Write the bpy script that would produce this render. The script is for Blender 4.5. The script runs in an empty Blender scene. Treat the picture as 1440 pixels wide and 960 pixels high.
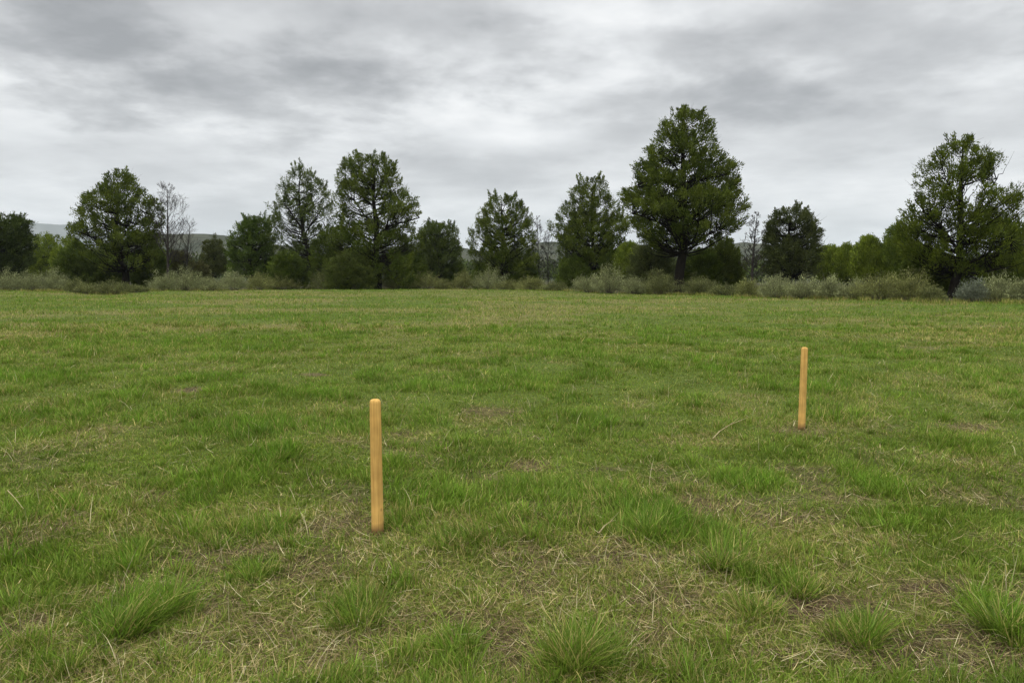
import bpy, math, time, numpy as np
T0 = time.time()
R = math.radians
sc = bpy.context.scene
col = sc.collection
rng = np.random.default_rng(7)

# ------------------------------------------------------------------ camera
F = 1040.0; CAMH = 1.6; TAN = 90.0/1040.0
PITCH = math.atan(TAN); CP, SP = math.cos(PITCH), math.sin(PITCH)
cam = bpy.data.cameras.new('camera'); cam.sensor_width = 36.0; cam.lens = 36.0*F/1440.0
cam.clip_start = 0.05; cam.clip_end = 60000
co = bpy.data.objects.new('camera', cam); col.objects.link(co)
co.location = (0, 0, CAMH); co.rotation_euler = (R(90)-PITCH, 0, 0)
sc.camera = co

def ray(px, py):
    u = (px-720.0)/F; v = (480.0-py)/F
    return u, CP+v*SP, -SP+v*CP
def at(px, py, Y):            # world point at depth Y seen at a pixel of the photograph
    a, b, c = ray(px, py); s = Y/b
    return a*s, Y, CAMH+c*s
def ground(px, py):
    a, b, c = ray(px, py); s = CAMH/(-c)
    return a*s, b*s

# ------------------------------------------------------------------ noise
def vnoise(x, y, s=0):
    x = np.asarray(x, dtype=np.float64); y = np.asarray(y, dtype=np.float64)
    xi = np.floor(x).astype(np.int64); yi = np.floor(y).astype(np.int64)
    fx = x-xi; fy = y-yi
    fx = fx*fx*(3-2*fx); fy = fy*fy*(3-2*fy)
    def h(a, b):
        n = (a*374761393 + b*668265263 + s*974634777) & 0xffffffff
        n = ((n ^ (n >> 13))*1274126177) & 0xffffffff
        n = ((n ^ (n >> 16))*2246822519) & 0xffffffff
        return (n ^ (n >> 15))/4294967296.0
    return (h(xi, yi)*(1-fx)+h(xi+1, yi)*fx)*(1-fy)+(h(xi, yi+1)*(1-fx)+h(xi+1, yi+1)*fx)*fy
def fbm(x, y, s=0, o=4):
    t = 0; a = 1; n = 0
    for k in range(o):
        c, q = math.cos(0.6*k), math.sin(0.6*k); f = 2.03**k
        t = t+a*vnoise((x*c-y*q)*f+k*17.3, (x*q+y*c)*f-k*9.1, s+k*11); n += a; a *= .5
    return t/n
def sst(a, b, x):
    t = np.clip((x-a)/(b-a), 0, 1); return t*t*(3-2*t)

# ------------------------------------------------------------------ the field: edge, relief, patches
EDGE = [(-600,412),(0,412),(100,412),(160,416),(215,411.5),(300,410.5),(400,406.5),(500,407),(620,407),(700,407.5),
        (760,409.5),(850,413),(900,414),(960,415),(1060,419),(1140,422),(1240,424),(1340,427),(1440,427),(2100,428)]
EU = np.array([(p-720)/F for p, _ in EDGE]); EY = np.array([ground(p, q)[1] for p, q in EDGE])
def edge_y(x, y):
    u = x/np.maximum(y, .5)
    return np.interp(u, EU, EY)
def relief(x, y):
    d = np.hypot(x, y)
    z = (fbm(x/1.3, y/1.3, 3, 3)-.5)*.07 + (fbm(x/5, y/5, 5, 2)-.5)*.10*sst(3, 14, d)
    z = z + (fbm(x/9, y/9, 6, 2)-.5)*.22*sst(6, 25, d)
    z = z + (fbm(x/26, y/26, 8, 2)-.5)*.45*sst(14, 60, d)
    return z
# hand-placed patches (photo pixel centre, pixel radii, strength)
BARE = [(531,750,34,9,.6),(1127,605,26,5,.55),(1165,858,110,26,1.0),(1330,832,75,20,.9),(1010,712,75,20,.8),(745,792,60,30,.75),(430,790,95,30,.65),
        (215,698,42,14,.8),(745,656,32,10,.8),(690,580,45,9,.7),(560,610,28,7,.7),(340,905,110,35,.55),(290,850,60,16,.6),
        (265,553,22,5,1.0),(438,530,24,3,.9),(1360,603,50,7,.7),(30,880,40,18,.7),(880,900,80,35,.5),(470,925,60,24,.6),
        (1000,790,60,24,.45),(1040,527,30,3,.7),(930,840,60,20,.7),(490,742,75,26,.75),(1320,690,60,16,.45),(1190,700,60,18,.4),
        (560,880,60,24,.5),(1290,487,34,3,.6),(1128,608,45,7,.65),(1420,760,60,16,.45),(1350,925,70,26,.6),(20,680,20,8,.3)]
LUSH = [(910,735,70,34,1),(385,642,40,14,1),(200,862,75,36,1),(350,600,95,20,.8),(1080,822,60,26,.9),(1210,888,42,26,.9),
        (1400,865,60,40,.9),(825,920,60,36,.9),(500,858,45,24,.7),(360,798,40,18,.8),(1060,680,60,20,.7),(1240,680,70,22,.7),
        (40,720,60,26,.6),(60,480,150,14,.5),(650,900,35,22,.6),(1015,770,45,26,.7),(30,590,60,12,.7),(165,565,60,12,.7),
        (480,595,60,14,.7),(720,527,40,6,.7),(900,455,130,6,.5),(650,630,120,14,.35),(260,480,200,14,.5),(1340,520,110,9,.5),
        (70,940,60,24,.6),(640,705,30,14,.6),(560,825,30,12,.7),(1240,735,60,14,.5),(100,690,70,22,.5)]
STRAW = [(300,860,260,80,.42),(1150,850,280,90,.42),(720,860,200,80,.34),(110,690,65,20,.9),(130,605,60,9,.7),(470,720,60,22,.6),(560,722,45,14,.7),(540,770,80,24,.5),(1130,740,80,22,.5),
         (670,590,40,12,.6),(960,690,70,14,.4),(1190,585,40,14,.5),(890,568,40,7,.6),(300,790,110,30,.4),(1060,560,50,8,.5),
         (820,470,80,7,.45),(1000,430,300,4,.3),(600,415,400,3,.45),(300,520,100,6,.4),(1340,650,60,16,.5),(880,740,30,24,.5),
         (700,500,120,7,.35),(340,720,80,18,.5),(1000,620,70,9,.45),(800,860,90,30,.4),(1180,780,90,20,.4)]
def prep(L):
    o = []
    for px, py, rx, ry, s in L:
        x, y = ground(px, py); _, y0 = ground(px, py-ry); _, y1 = ground(px, py+ry)
        o.append((x, y, rx*y/F, max((y0-y1)/2, rx*y/F*.35), s))
    return o
BARE, LUSH, STRAW = prep(BARE), prep(LUSH), prep(STRAW)
def blobs(L, x, y, wob):
    t = np.zeros_like(x)
    for cx, cy, rx, ry, s in L:
        q = ((x-cx)/rx)**2+((y-cy)/ry)**2
        t = np.maximum(t, s*np.clip(1.25-q+wob*1.3, 0, 1))
    return t
def maps(x, y):
    d = np.hypot(x, y)
    wob = fbm(x*2.6, y*2.6, 21, 3)-.5
    b = blobs(BARE, x, y, wob); l = blobs(LUSH, x, y, wob); s = blobs(STRAW, x, y, wob)
    near = 1-sst(4.5, 11, d)
    n1 = fbm(x/.75, y/.75, 31, 4); n2 = fbm(x/1.4+9, y/1.4, 37, 4); n3 = fbm(x/.35, y/.35, 41, 3); n5 = fbm(x/7, y/4.0, 43, 3)
    lush = sst(.47, .66, n1*.65+n3*.35)*.75 + .25*sst(.45, .62, n2)
    lush = lush*(1-.38*near)+sst(9, 30, d)*.12
    dry = sst(.46, .66, fbm(x/.9, y/.9, 51, 4)*.65+fbm(x/3.4, y/2.4, 53, 2)*.35)*(.66*near+.44*(1-near))
    dry = np.maximum(dry, sst(.46, .66, n5)*.8*sst(10, 25, d))
    bare = sst(.54, .66, fbm(x/.6+3, y/.6, 61, 4))*.8*near
    lush = np.clip(np.maximum(lush*(1-b*.95), l)-s*.5, 0, 1)
    dry = np.clip(np.maximum(np.maximum(dry, s), b*.8)*(1-.75*l), 0, 1)
    bare = np.clip(np.maximum(bare*(1-l), b)*(1-.5*lush), 0, 1)
    return lush, dry, bare

# ------------------------------------------------------------------ mesh plumbing
def tag(o, label=None, cat=None, group=None, kind=None):
    if label: o['label'] = label
    if cat: o['category'] = cat
    if group: o['group'] = group
    if kind: o['kind'] = kind
    return o
def mesh_obj(name, V, Q, mat, colr=None, parent=None, smooth=False):
    V = np.ascontiguousarray(V, dtype=np.float32); Q = np.ascontiguousarray(Q, dtype=np.int32)
    m = bpy.data.meshes.new(name)
    m.vertices.add(len(V)); m.vertices.foreach_set('co', V.ravel())
    m.loops.add(Q.size); m.loops.foreach_set('vertex_index', Q.ravel())
    m.polygons.add(len(Q)); m.polygons.foreach_set('loop_start', np.arange(0, Q.size, Q.shape[1], dtype=np.int32))
    m.polygons.foreach_set('use_smooth', np.full(len(Q), smooth, dtype=bool))
    if colr is not None:
        a = m.color_attributes.new('Col', 'FLOAT_COLOR', 'POINT')
        c = np.ones((len(V), 4), dtype=np.float32); c[:, :3] = colr
        a.data.foreach_set('color', c.ravel())
    m.update(calc_edges=True)
    m.materials.append(mat)
    o = bpy.data.objects.new(name, m); col.objects.link(o)
    if parent: o.parent = parent
    return o
def empty(name, loc):
    o = bpy.data.objects.new(name, None); col.objects.link(o); o.location = loc; o.empty_display_size = .3
    return o
class MB:
    def __init__(s): s.v = []; s.q = []; s.n = 0
    def add(s, v, q): s.v.append(v); s.q.append(q+s.n); s.n += len(v)
    def tube(s, P, rad, sides=6):
        P = np.asarray(P, dtype=float); K = len(P)
        T = np.gradient(P, axis=0); T /= np.linalg.norm(T, axis=1)[:, None]+1e-9
        ref = np.array([0, 1., .13]) if abs(T[:, 1]).mean() < .7 else np.array([1., 0, .13])
        A = np.cross(T, ref); A /= np.linalg.norm(A, axis=1)[:, None]+1e-9; B = np.cross(T, A)
        an = np.arange(sides)*2*math.pi/sides
        r = np.asarray(rad)[:, None, None]
        V = P[:, None]+r*(A[:, None]*np.cos(an)[None, :, None]+B[:, None]*np.sin(an)[None, :, None])
        i = np.arange(K-1)[:, None]*sides; j = np.arange(sides)[None]; j2 = (j+1) % sides
        q = np.stack([i+j, i+j2, i+sides+j2, i+sides+j], -1).reshape(-1, 4)
        s.add(V.reshape(-1, 3), q)
    def obj(s, name, mat, parent=None, smooth=True):
        return mesh_obj(name, np.concatenate(s.v), np.concatenate(s.q), mat, None, parent, smooth)
def leaves(P, D, L, W, C, g=None):
    """P base points, D unit directions, L lengths, W widths, C colours -> rhombic leaf quads"""
    g = g or rng
    n = len(P); rnd = g.normal(size=(n, 3)); S = np.cross(D, rnd); S /= np.linalg.norm(S, axis=1)[:, None]+1e-9
    N = np.cross(D, S)
    mid = P+D*(L*.5)[:, None]+N*(L*.08*g.normal(size=n))[:, None]
    V = np.stack([P, mid-S*(W/2)[:, None], P+D*L[:, None], mid+S*(W/2)[:, None]], 1).reshape(-1, 3)
    Q = np.arange(4*n).reshape(n, 4)
    return V, Q, np.repeat(C, 4, axis=0)

# ------------------------------------------------------------------ materials
def newmat(name):
    m = bpy.data.materials.new(name); m.use_nodes = True
    t = m.node_tree; t.nodes.clear(); out = t.nodes.new('ShaderNodeOutputMaterial')
    return m, t, out
def leafmat(name, trans=.25, gloss=.04, rough=.5, var=.25, vs=3.0):
    m, t, out = newmat(name); N = t.nodes; K = t.links
    a = N.new('ShaderNodeAttribute'); a.attribute_name = 'Col'
    tc = N.new('ShaderNodeTexCoord'); nz = N.new('ShaderNodeTexNoise'); nz.inputs['Scale'].default_value = vs; nz.inputs['Detail'].default_value = 1
    K.new(tc.outputs['Object'], nz.inputs['Vector'])
    mr = N.new('ShaderNodeMapRange'); mr.inputs['From Min'].default_value = .3; mr.inputs['From Max'].default_value = .7
    mr.inputs['To Min'].default_value = 1-var; mr.inputs['To Max'].default_value = 1+var; K.new(nz.outputs[0], mr.inputs[0])
    mx = N.new('ShaderNodeVectorMath'); mx.operation = 'SCALE'; K.new(a.outputs['Color'], mx.inputs[0]); K.new(mr.outputs[0], mx.inputs['Scale'])
    d = N.new('ShaderNodeBsdfDiffuse'); K.new(mx.outputs[0], d.inputs[0])
    tr = N.new('ShaderNodeBsdfTranslucent'); K.new(mx.outputs[0], tr.inputs[0])
    s1 = N.new('ShaderNodeMixShader'); s1.inputs[0].default_value = trans; K.new(d.outputs[0], s1.inputs[1]); K.new(tr.outputs[0], s1.inputs[2])
    gl = N.new('ShaderNodeBsdfGlossy'); gl.inputs['Roughness'].default_value = rough; gl.inputs[0].default_value = (.8, .8, .8, 1)
    s2 = N.new('ShaderNodeMixShader'); s2.inputs[0].default_value = gloss; K.new(s1.outputs[0], s2.inputs[1]); K.new(gl.outputs[0], s2.inputs[2])
    K.new(s2.outputs[0], out.inputs[0])
    return m
def barkmat(name, c1, c2):
    m, t, out = newmat(name); N = t.nodes; K = t.links
    tc = N.new('ShaderNodeTexCoord'); mp = N.new('ShaderNodeMapping'); mp.inputs['Scale'].default_value = (9, 9, 1.6)
    K.new(tc.outputs['Object'], mp.inputs[0]); nz = N.new('ShaderNodeTexNoise'); nz.inputs['Scale'].default_value = 1.5; nz.inputs['Detail'].default_value = 5
    K.new(mp.outputs[0], nz.inputs[0]); r = N.new('ShaderNodeValToRGB'); K.new(nz.outputs[0], r.inputs[0])
    r.color_ramp.elements[0].position = .35; r.color_ramp.elements[0].color = (*c1, 1)
    r.color_ramp.elements[1].position = .68; r.color_ramp.elements[1].color = (*c2, 1)
    b = N.new('ShaderNodeBump'); b.inputs['Strength'].default_value = .7; b.inputs['Distance'].default_value = .04; K.new(nz.outputs[0], b.inputs['Height'])
    p = N.new('ShaderNodeBsdfPrincipled'); p.inputs['Roughness'].default_value = .95; p.inputs['Specular IOR Level'].default_value = .08
    K.new(r.outputs[0], p.inputs['Base Color']); K.new(b.outputs[0], p.inputs['Normal']); K.new(p.outputs[0], out.inputs[0])
    return m
M_grass = leafmat('grass_blades', .32, .012, .45, .18, 1.3)
M_straw = leafmat('dry_grass', .12, .01, .6, .2, 8)
M_needle = leafmat('tree_foliage', .22, .010, .5, .2, .8)
M_sage = leafmat('shrub_foliage', .2, .01, .7, .2, 1.5)
M_bark = barkmat('dark_bark', (.006, .005, .004), (.018, .015, .011))
M_dead = barkmat('grey_dead_wood', (.022, .019, .017), (.065, .057, .050))
M_stem = barkmat('shrub_stems', (.05, .042, .034), (.16, .14, .11))

# ------------------------------------------------------------------ ground sheet
def axis_lin(a, step, b, grow, far):
    v = list(np.arange(a, b, step)); s = step
    while v[-1] < far: s *= grow; v.append(v[-1]+s)
    return v
xp = axis_lin(0, .06, 5.5, 1.035, 16000); xs = np.array([-t for t in xp[:0:-1]]+xp)
yp = axis_lin(0, .06, 9, 1.03, 16000)
yn = axis_lin(0, .3, 2, 1.25, 3000); ys = np.array([-t for t in yn[:0:-1]]+yp)
GX, GY = np.meshgrid(xs, ys); gx, gy = GX.ravel(), GY.ravel()
dd = np.hypot(gx, gy)
lu, dr, ba = maps(gx, gy)
GREEN = np.array([.075, .108, .014]); STRAWC = np.array([.17, .14, .055]); SOIL = np.array([.060, .040, .022])
thatch = sst(.35, .65, fbm(gx*7, gy*7, 71, 2))
cc = GREEN*(1-dr[:, None]*.8)+STRAWC*dr[:, None]*.8
cc = cc*(1-ba[:, None]*.9)+(SOIL*(1-.45*thatch[:, None])+STRAWC*.45*thatch[:, None])*ba[:, None]*.9
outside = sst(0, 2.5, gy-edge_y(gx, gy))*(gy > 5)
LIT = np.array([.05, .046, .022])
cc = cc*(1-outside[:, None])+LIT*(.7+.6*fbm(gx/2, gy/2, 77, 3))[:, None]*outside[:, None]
far_g = sst(200, 500, dd)[:, None]; cc = cc*(1-far_g)+np.array([.05, .062, .028])*far_g
gz = relief(gx, gy)*(1-sst(150, 400, dd))
nx, ny = len(xs), len(ys)
ii = (np.arange(ny-1)[:, None]*nx+np.arange(nx-1)[None]).ravel()
Q = np.stack([ii, ii+1, ii+nx+1, ii+nx], -1)
m, t, out = newmat('field_soil_and_thatch'); N = t.nodes; K = t.links
a = N.new('ShaderNodeAttribute'); a.attribute_name = 'Col'
tc = N.new('ShaderNodeTexCoord')
n1 = N.new('ShaderNodeTexNoise'); n1.inputs['Scale'].default_value = 60; n1.inputs['Detail'].default_value = 4
n2 = N.new('ShaderNodeTexNoise'); n2.inputs['Scale'].default_value = 9; n2.inputs['Detail'].default_value = 3
K.new(tc.outputs['Object'], n1.inputs[0]); K.new(tc.outputs['Object'], n2.inputs[0])
r1 = N.new('ShaderNodeMapRange'); r1.inputs[1].default_value = .3; r1.inputs[2].default_value = .7; r1.inputs[3].default_value = .45; r1.inputs[4].default_value = 1.55; K.new(n1.outputs[0], r1.inputs[0])
r2 = N.new('ShaderNodeMapRange'); r2.inputs[1].default_value = .3; r2.inputs[2].default_value = .7; r2.inputs[3].default_value = .75; r2.inputs[4].default_value = 1.25; K.new(n2.outputs[0], r2.inputs[0])
mm = N.new('ShaderNodeMath'); mm.operation = 'MULTIPLY'; K.new(r1.outputs[0], mm.inputs[0]); K.new(r2.outputs[0], mm.inputs[1])
sv = N.new('ShaderNodeVectorMath'); sv.operation = 'SCALE'; K.new(a.outputs['Color'], sv.inputs[0]); K.new(mm.outputs[0], sv.inputs['Scale'])
b = N.new('ShaderNodeBump'); b.inputs['Strength'].default_value = .8; b.inputs['Distance'].default_value = .015; K.new(n1.outputs[0], b.inputs['Height'])
p = N.new('ShaderNodeBsdfPrincipled'); p.inputs['Roughness'].default_value = .95; p.inputs['Specular IOR Level'].default_value = .15
K.new(sv.outputs[0], p.inputs['Base Color']); K.new(b.outputs[0], p.inputs['Normal']); K.new(p.outputs[0], out.inputs[0])
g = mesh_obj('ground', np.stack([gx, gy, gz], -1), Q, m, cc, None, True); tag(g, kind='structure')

print('T', round(time.time()-T0,1))
# ------------------------------------------------------------------ grass
def blades(x, y, z, h, w, az, lean, curl, c0, c1, segs):
    n = len(x); s = h/segs
    ca, sa = np.cos(az), np.sin(az)
    tw = az+math.pi/2+rng.normal(0, .7, n); wx, wy = np.cos(tw), np.sin(tw)
    prof = {1: (1, .12), 2: (1, .75, .1), 3: (.9, 1, .65, .08), 4: (.8, 1, .85, .5, .06)}[segs]
    V = np.empty((n, segs+1, 2, 3), dtype=np.float32); C = np.empty((n, segs+1, 2, 3), dtype=np.float32)
    px, py, pz = x.copy(), y.copy(), z.copy()
    for k in range(segs+1):
        hw = w*prof[k]*.5
        V[:, k, 0, 0] = px-wx*hw; V[:, k, 0, 1] = py-wy*hw; V[:, k, 0, 2] = pz
        V[:, k, 1, 0] = px+wx*hw; V[:, k, 1, 1] = py+wy*hw; V[:, k, 1, 2] = pz
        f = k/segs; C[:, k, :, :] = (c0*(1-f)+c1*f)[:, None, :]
        th = lean+curl*(k+.5)/segs; st = np.sin(th)*s
        px = px+ca*st; py = py+sa*st; pz = pz+np.cos(th)*s
    base = (np.arange(n)*(segs+1)*2)[:, None, None]; k = (np.arange(segs)*2)[None, :, None]
    Q = base+k+np.array([0, 1, 3, 2])[None, None]
    return V.reshape(-1, 3), Q.reshape(-1, 4).astype(np.int64), C.reshape(-1, 3)
OLIVE = np.array([.218, .280, .040]); FRESH = np.array([.140, .272, .020]); DEEP = np.array([.070, .175, .008]); DRYC = np.array([.45, .385, .125]); BLEACH = np.array([.62, .54, .31])
FAR_SAGE = .8
def green_col(L, g_extra=0):
    n = len(L); L = np.clip(L+rng.normal(0, .2, n)+g_extra, 0, 1)[:, None]
    r = rng.random((n, 1))
    c = OLIVE*(1-L)+FRESH*L; c = c*(1-.6*(r > .62)*r)+DEEP*(.6*(r > .62)*r)
    return c*np.exp(rng.normal(0, .26, (n, 1)))
parts = []
def scatter(n, y0, y1, segs):
    # density falls with distance like 1/(Y*w(Y))
    g0, g1 = math.log(.0028+.0006*y0), math.log(.0028+.0006*y1)
    Y = (np.exp(g0+(g1-g0)*rng.random(n))-.0028)/.0006
    u = rng.uniform(-.86, .86, n); X = u*Y+rng.normal(0, .6, n)
    d = np.hypot(X, Y)
    keep = Y < edge_y(X, Y)+fbm(X/1.5, Y/1.5, 81, 2)*2.6+(fbm(X/7, Y/7, 82, 2)-.5)*7-1.2
    X, Y, d = X[keep], Y[keep], d[keep]
    L, D, B = maps(X, Y)
    keep = rng.random(len(X)) > B*.90
    X, Y, d, L, D, B = [q[keep] for q in (X, Y, d, L, D, B)]
    n = len(X)
    tuft = fbm(X/.16, Y/.16, 91, 2)
    # rank growth right along the shrubs, short sward elsewhere
    h = (.028+.085*L*(.45+tuft)+.018*D)*np.exp(rng.normal(0, .28, n))*(1+.25*sst(10, 40, d))
    h = h*(1-.25*B)
    w = (.0026+.0006*Y)*rng.uniform(.6, 1.25, n)
    az = rng.uniform(0, 2*math.pi, n)
    fl = fbm(X/1.1, Y/1.1, 95, 2)*4*math.pi
    az = np.where(rng.random(n) < .45, fl+rng.normal(0, .5, n), az)
    lean = np.abs(rng.normal(.25, .3, n)); curl = rng.normal(.6, .5, n)*(1-.3*L)
    dry = rng.random(n) < (.12+.58*D*(1-.5*L))
    c1 = green_col(L); dc = DRYC*np.exp(rng.normal(-.12, .25, (n, 1))); c1[dry] = dc[dry]
    lean = np.where(dry, lean+rng.uniform(0, .8, n), lean)
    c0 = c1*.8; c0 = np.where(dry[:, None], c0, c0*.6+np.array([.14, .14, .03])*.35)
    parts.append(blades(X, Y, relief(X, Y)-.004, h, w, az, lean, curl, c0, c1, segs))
scatter(300000, 2.2, 7.5, 3)
scatter(330000, 7.5, 24, 2)
scatter(330000, 24, 118, 1)
# tufts
def tufts(nt, y0, y1, per, segs, hs=1.0):
    Y = y0*(y1/y0)**rng.random(nt); X = rng.uniform(-.84, .84, nt)*Y
    L, D, B = maps(X, Y); k = rng.random(nt) < (.26+.74*L)*(1-.7*B)
    X, Y, L, D = X[k], Y[k], L[k], D[k]; nt = len(X)
    cnt = (per*rng.uniform(.5, 1.5, nt)*(.5+.7*L)).astype(int)
    size = rng.uniform(.55, 1.35, nt)*(.6+.55*L)*hs
    i = np.repeat(np.arange(nt), cnt); n = len(i)
    a = rng.uniform(0, 2*math.pi, n); r = np.abs(rng.normal(0, .045, n))*size[i]
    x = X[i]+np.cos(a)*r; y = Y[i]+np.sin(a)*r*1.0
    h = .115*size[i]*np.exp(rng.normal(0, .25, n))
    w = (.0026+.0005*Y[i])*rng.uniform(.6, 1.2, n)
    lean = .08+r/(size[i]*.045)*.22+np.abs(rng.normal(0, .12, n)); curl = np.abs(rng.normal(.55, .35, n))
    tone = rng.normal(0, .22, nt); tl = np.exp(rng.normal(0, .12, nt))
    c1 = green_col(np.clip(L[i]*.6+.35, 0, 1), 0)*tl[i][:, None]; c1 = c1*(1-np.clip(tone[i], 0, .5)[:, None])+OLIVE*np.clip(tone[i], 0, .5)[:, None]
    dry = rng.random(n) < .07+.25*D[i]; c1[dry] = (DRYC*np.exp(rng.normal(-.1, .2, (n, 1))))[dry]
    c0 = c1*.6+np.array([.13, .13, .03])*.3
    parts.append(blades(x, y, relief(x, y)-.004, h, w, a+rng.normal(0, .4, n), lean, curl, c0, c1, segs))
tufts(2300, 2.2, 8.5, 62, 3)
tufts(2600, 2.2, 7.0, 34, 3, .62)
tufts(4200, 8.5, 26, 38, 2)
tufts(5200, 26, 100, 10, 1, 1.15)
def fringe(n):
    u = rng.uniform(-.86, .86, n); ed = np.interp(u, EU, EY); Y = ed+np.abs(rng.normal(0, 1.0, n))*np.sign(rng.random(n)-.35)*1.6+(fbm(u*90, u*0, 83, 3)-.5)*6; X = u*Y
    cl = fbm(X/1.2, Y/1.2, 84, 3); k = rng.random(n) < sst(.38, .62, cl); X, Y, cl = X[k], Y[k], cl[k]; n = len(X)
    h = rng.uniform(.12, .34, n)*(.5+cl); c1 = np.where((rng.random(n) < .45)[:, None], DRYC*.85, OLIVE*.75)*np.exp(rng.normal(0, .25, (n, 1)))
    parts.append(blades(X, Y, relief(X, Y), h, rng.uniform(.015, .035, n), rng.uniform(0, 6.28, n), np.abs(rng.normal(.15, .2, n)), rng.normal(.4, .3, n), c1*.7, c1, 2))
fringe(60000)
V = []; Qs = []; C = []; off = 0
for v, q, c in parts:
    V.append(v); Qs.append(q+off); C.append(c); off += len(v)
o = mesh_obj('grass', np.concatenate(V), np.concatenate(Qs), M_grass, np.concatenate(C))
tag(o, 'green meadow grass with short turf and low tufts covering the open field', 'grass', kind='stuff')
del parts, V, Qs, C
# straw and dead stems lying on the soil
parts = []
def litter(n, y0, y1, segs, hl=1):
    Y = y0*(y1/y0)**rng.random(n); X = rng.uniform(-.86, .86, n)*Y
    L, D, B = maps(X, Y); k = rng.random(n) < np.clip(.10+.65*D+.75*B*(1.15-B)*1.6-.35*L, .02, 1)
    X, Y, D, B = X[k], Y[k], D[k], B[k]; n = len(X)
    ln = rng.uniform(.04, .15, n)*hl; w = (.0016+.0004*Y)*rng.uniform(.6, 1.4, n)
    dark = rng.random(n) < .18+.62*B
    c = np.where(dark[:, None], np.array([.13, .088, .048]), np.array([.37, .295, .14]))*np.exp(rng.normal(-.12, .32, (n, 1)))
    c = np.where((rng.random(n) < .42*(1-.7*B))[:, None], OLIVE*np.exp(rng.normal(-.25, .25, (n, 1))), c); c = np.where((rng.random(n) < .05)[:, None], BLEACH, c)
    parts.append(blades(X, Y, relief(X, Y)+rng.uniform(.002, .035, n)*(1-.5*B), ln, w, rng.uniform(0, 2*math.pi, n),
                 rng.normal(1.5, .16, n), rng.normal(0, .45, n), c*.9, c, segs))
litter(170000, 2.2, 9, 3)
litter(60000, 9, 26, 1, 1.5)
# a thin scatter of taller bleached stalks
n = 800; Y = 2.3*(20/2.3)**rng.random(n); X = rng.uniform(-.84, .84, n)*Y
c = np.tile(BLEACH, (n, 1))*np.exp(rng.normal(-.25, .2, (n, 1)))
parts.append(blades(X, Y, relief(X, Y), rng.uniform(.08, .24, n), (.0018+.0004*Y)*rng.uniform(.7, 1.2, n), rng.uniform(0, 6.28, n),
             np.abs(rng.normal(.3, .35, n)), rng.normal(.5, .6, n), c*.8, c, 4))
V = []; Qs = []; C = []; off = 0
for v, q, c in parts:
    V.append(v); Qs.append(q+off); C.append(c); off += len(v)
o = mesh_obj('straw_litter', np.concatenate(V), np.concatenate(Qs), M_straw, np.concatenate(C))
tag(o, 'tan and brown dead grass stems lying matted over the thin patches of the field', 'dry grass', kind='stuff')
del parts, V, Qs, C

print('T', round(time.time()-T0,1))
# ------------------------------------------------------------------ single tussocks that stand out
def tussock(px, py, rad, h, nb, label, dry=.1, tone=0.0, leanaz=None):
    x0, y0 = ground(px, py); z0 = float(relief(np.array([x0]), np.array([y0]))[0])
    n = int(nb*1.15); kc = rng.integers(4, 8); ca_ = rng.uniform(0, 6.28, kc); cr_ = rad*.75*np.sqrt(rng.random(kc)); ci = rng.integers(0, kc, n); hs_ = rng.uniform(.6, 1.1, kc); hs_[0] = 1.15; cr_[0] *= .2
    a = rng.uniform(0, 2*math.pi, n); r = rad*.33*np.sqrt(rng.random(n))
    x = np.cos(a)*r+(np.cos(ca_)*cr_)[ci]; y = np.sin(a)*r+(np.sin(ca_)*cr_)[ci]
    zz = relief(x+x0, y+y0)-z0-.004
    hh = h*hs_[ci]*np.exp(rng.normal(-.12, .3, n)); w = (.0034+.0004*y0)*rng.uniform(.6, 1.25, n)
    lean = .05+r/(rad*.33)*.35+np.abs(rng.normal(0, .2, n)); curl = np.abs(rng.normal(.6, .4, n))
    aa = a+rng.normal(0, .45, n)
    if leanaz is not None:
        k = rng.random(n) < .6; aa = np.where(k, leanaz+rng.normal(0, .5, n), aa)
    c1 = green_col(np.full(n, .5+tone)); d = rng.random(n) < dry+.10; c1[d] = (DRYC*np.exp(rng.normal(0, .2, (n, 1))))[d]
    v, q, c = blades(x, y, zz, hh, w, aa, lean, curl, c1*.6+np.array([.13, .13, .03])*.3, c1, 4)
    o = mesh_obj('grass_tussock', v, q, M_grass, c); o.location = (x0, y0, z0)
    tag(o, label, 'grass tussock', 'tall grass tussocks in the foreground')
tussock(826, 948, .17, .21, 620, 'tall spiky green tussock with yellow blade tips at the bottom edge right of centre', .16, -.1)
tussock(1207, 905, .12, .17, 420, 'upright green tussock just below the bare brown soil patch', .14, 0)
tussock(1405, 893, .17, .19, 560, 'wide bright green tussock beside the right edge of the picture', .08, .05)
tussock(178, 900, .18, .19, 620, 'thick bright green tussock in the lower left, the largest clump left of the near post', .06, .1, .6)
tussock(235, 865, .16, .15, 420, 'lower leaning tussock joined to the back of the thick lower left clump', .08, 0, .4)
tussock(505, 878, .11, .15, 320, 'small pale green tussock right below the near wooden post', .12, -.1)
tussock(918, 752, .24, .18, 620, 'broad dense tussock to the right of the near post, in the middle of the field', .06, .05, 1.0)
tussock(1062, 872, .13, .14, 360, 'green tussock touching the left end of the bare brown soil patch', .2, -.15)
tussock(383, 652, .20, .13, 420, 'rounded vivid green tussock left of the near post', .03, .15)
tussock(1010, 800, .15, .15, 400, 'mid green tussock between the broad central clump and the bare soil', .1, 0)
tussock(362, 812, .12, .12, 300, 'short upright tussock among straw, left of the near post foot', .08, .05)
tussock(650, 920, .09, .14, 240, 'narrow light green tussock at the bottom, between the near post and the spiky clump', .06, .1)
tussock(1120, 828, .16, .12, 360, 'low wide tussock along the upper rim of the bare brown soil patch', .12, -.05)

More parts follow.
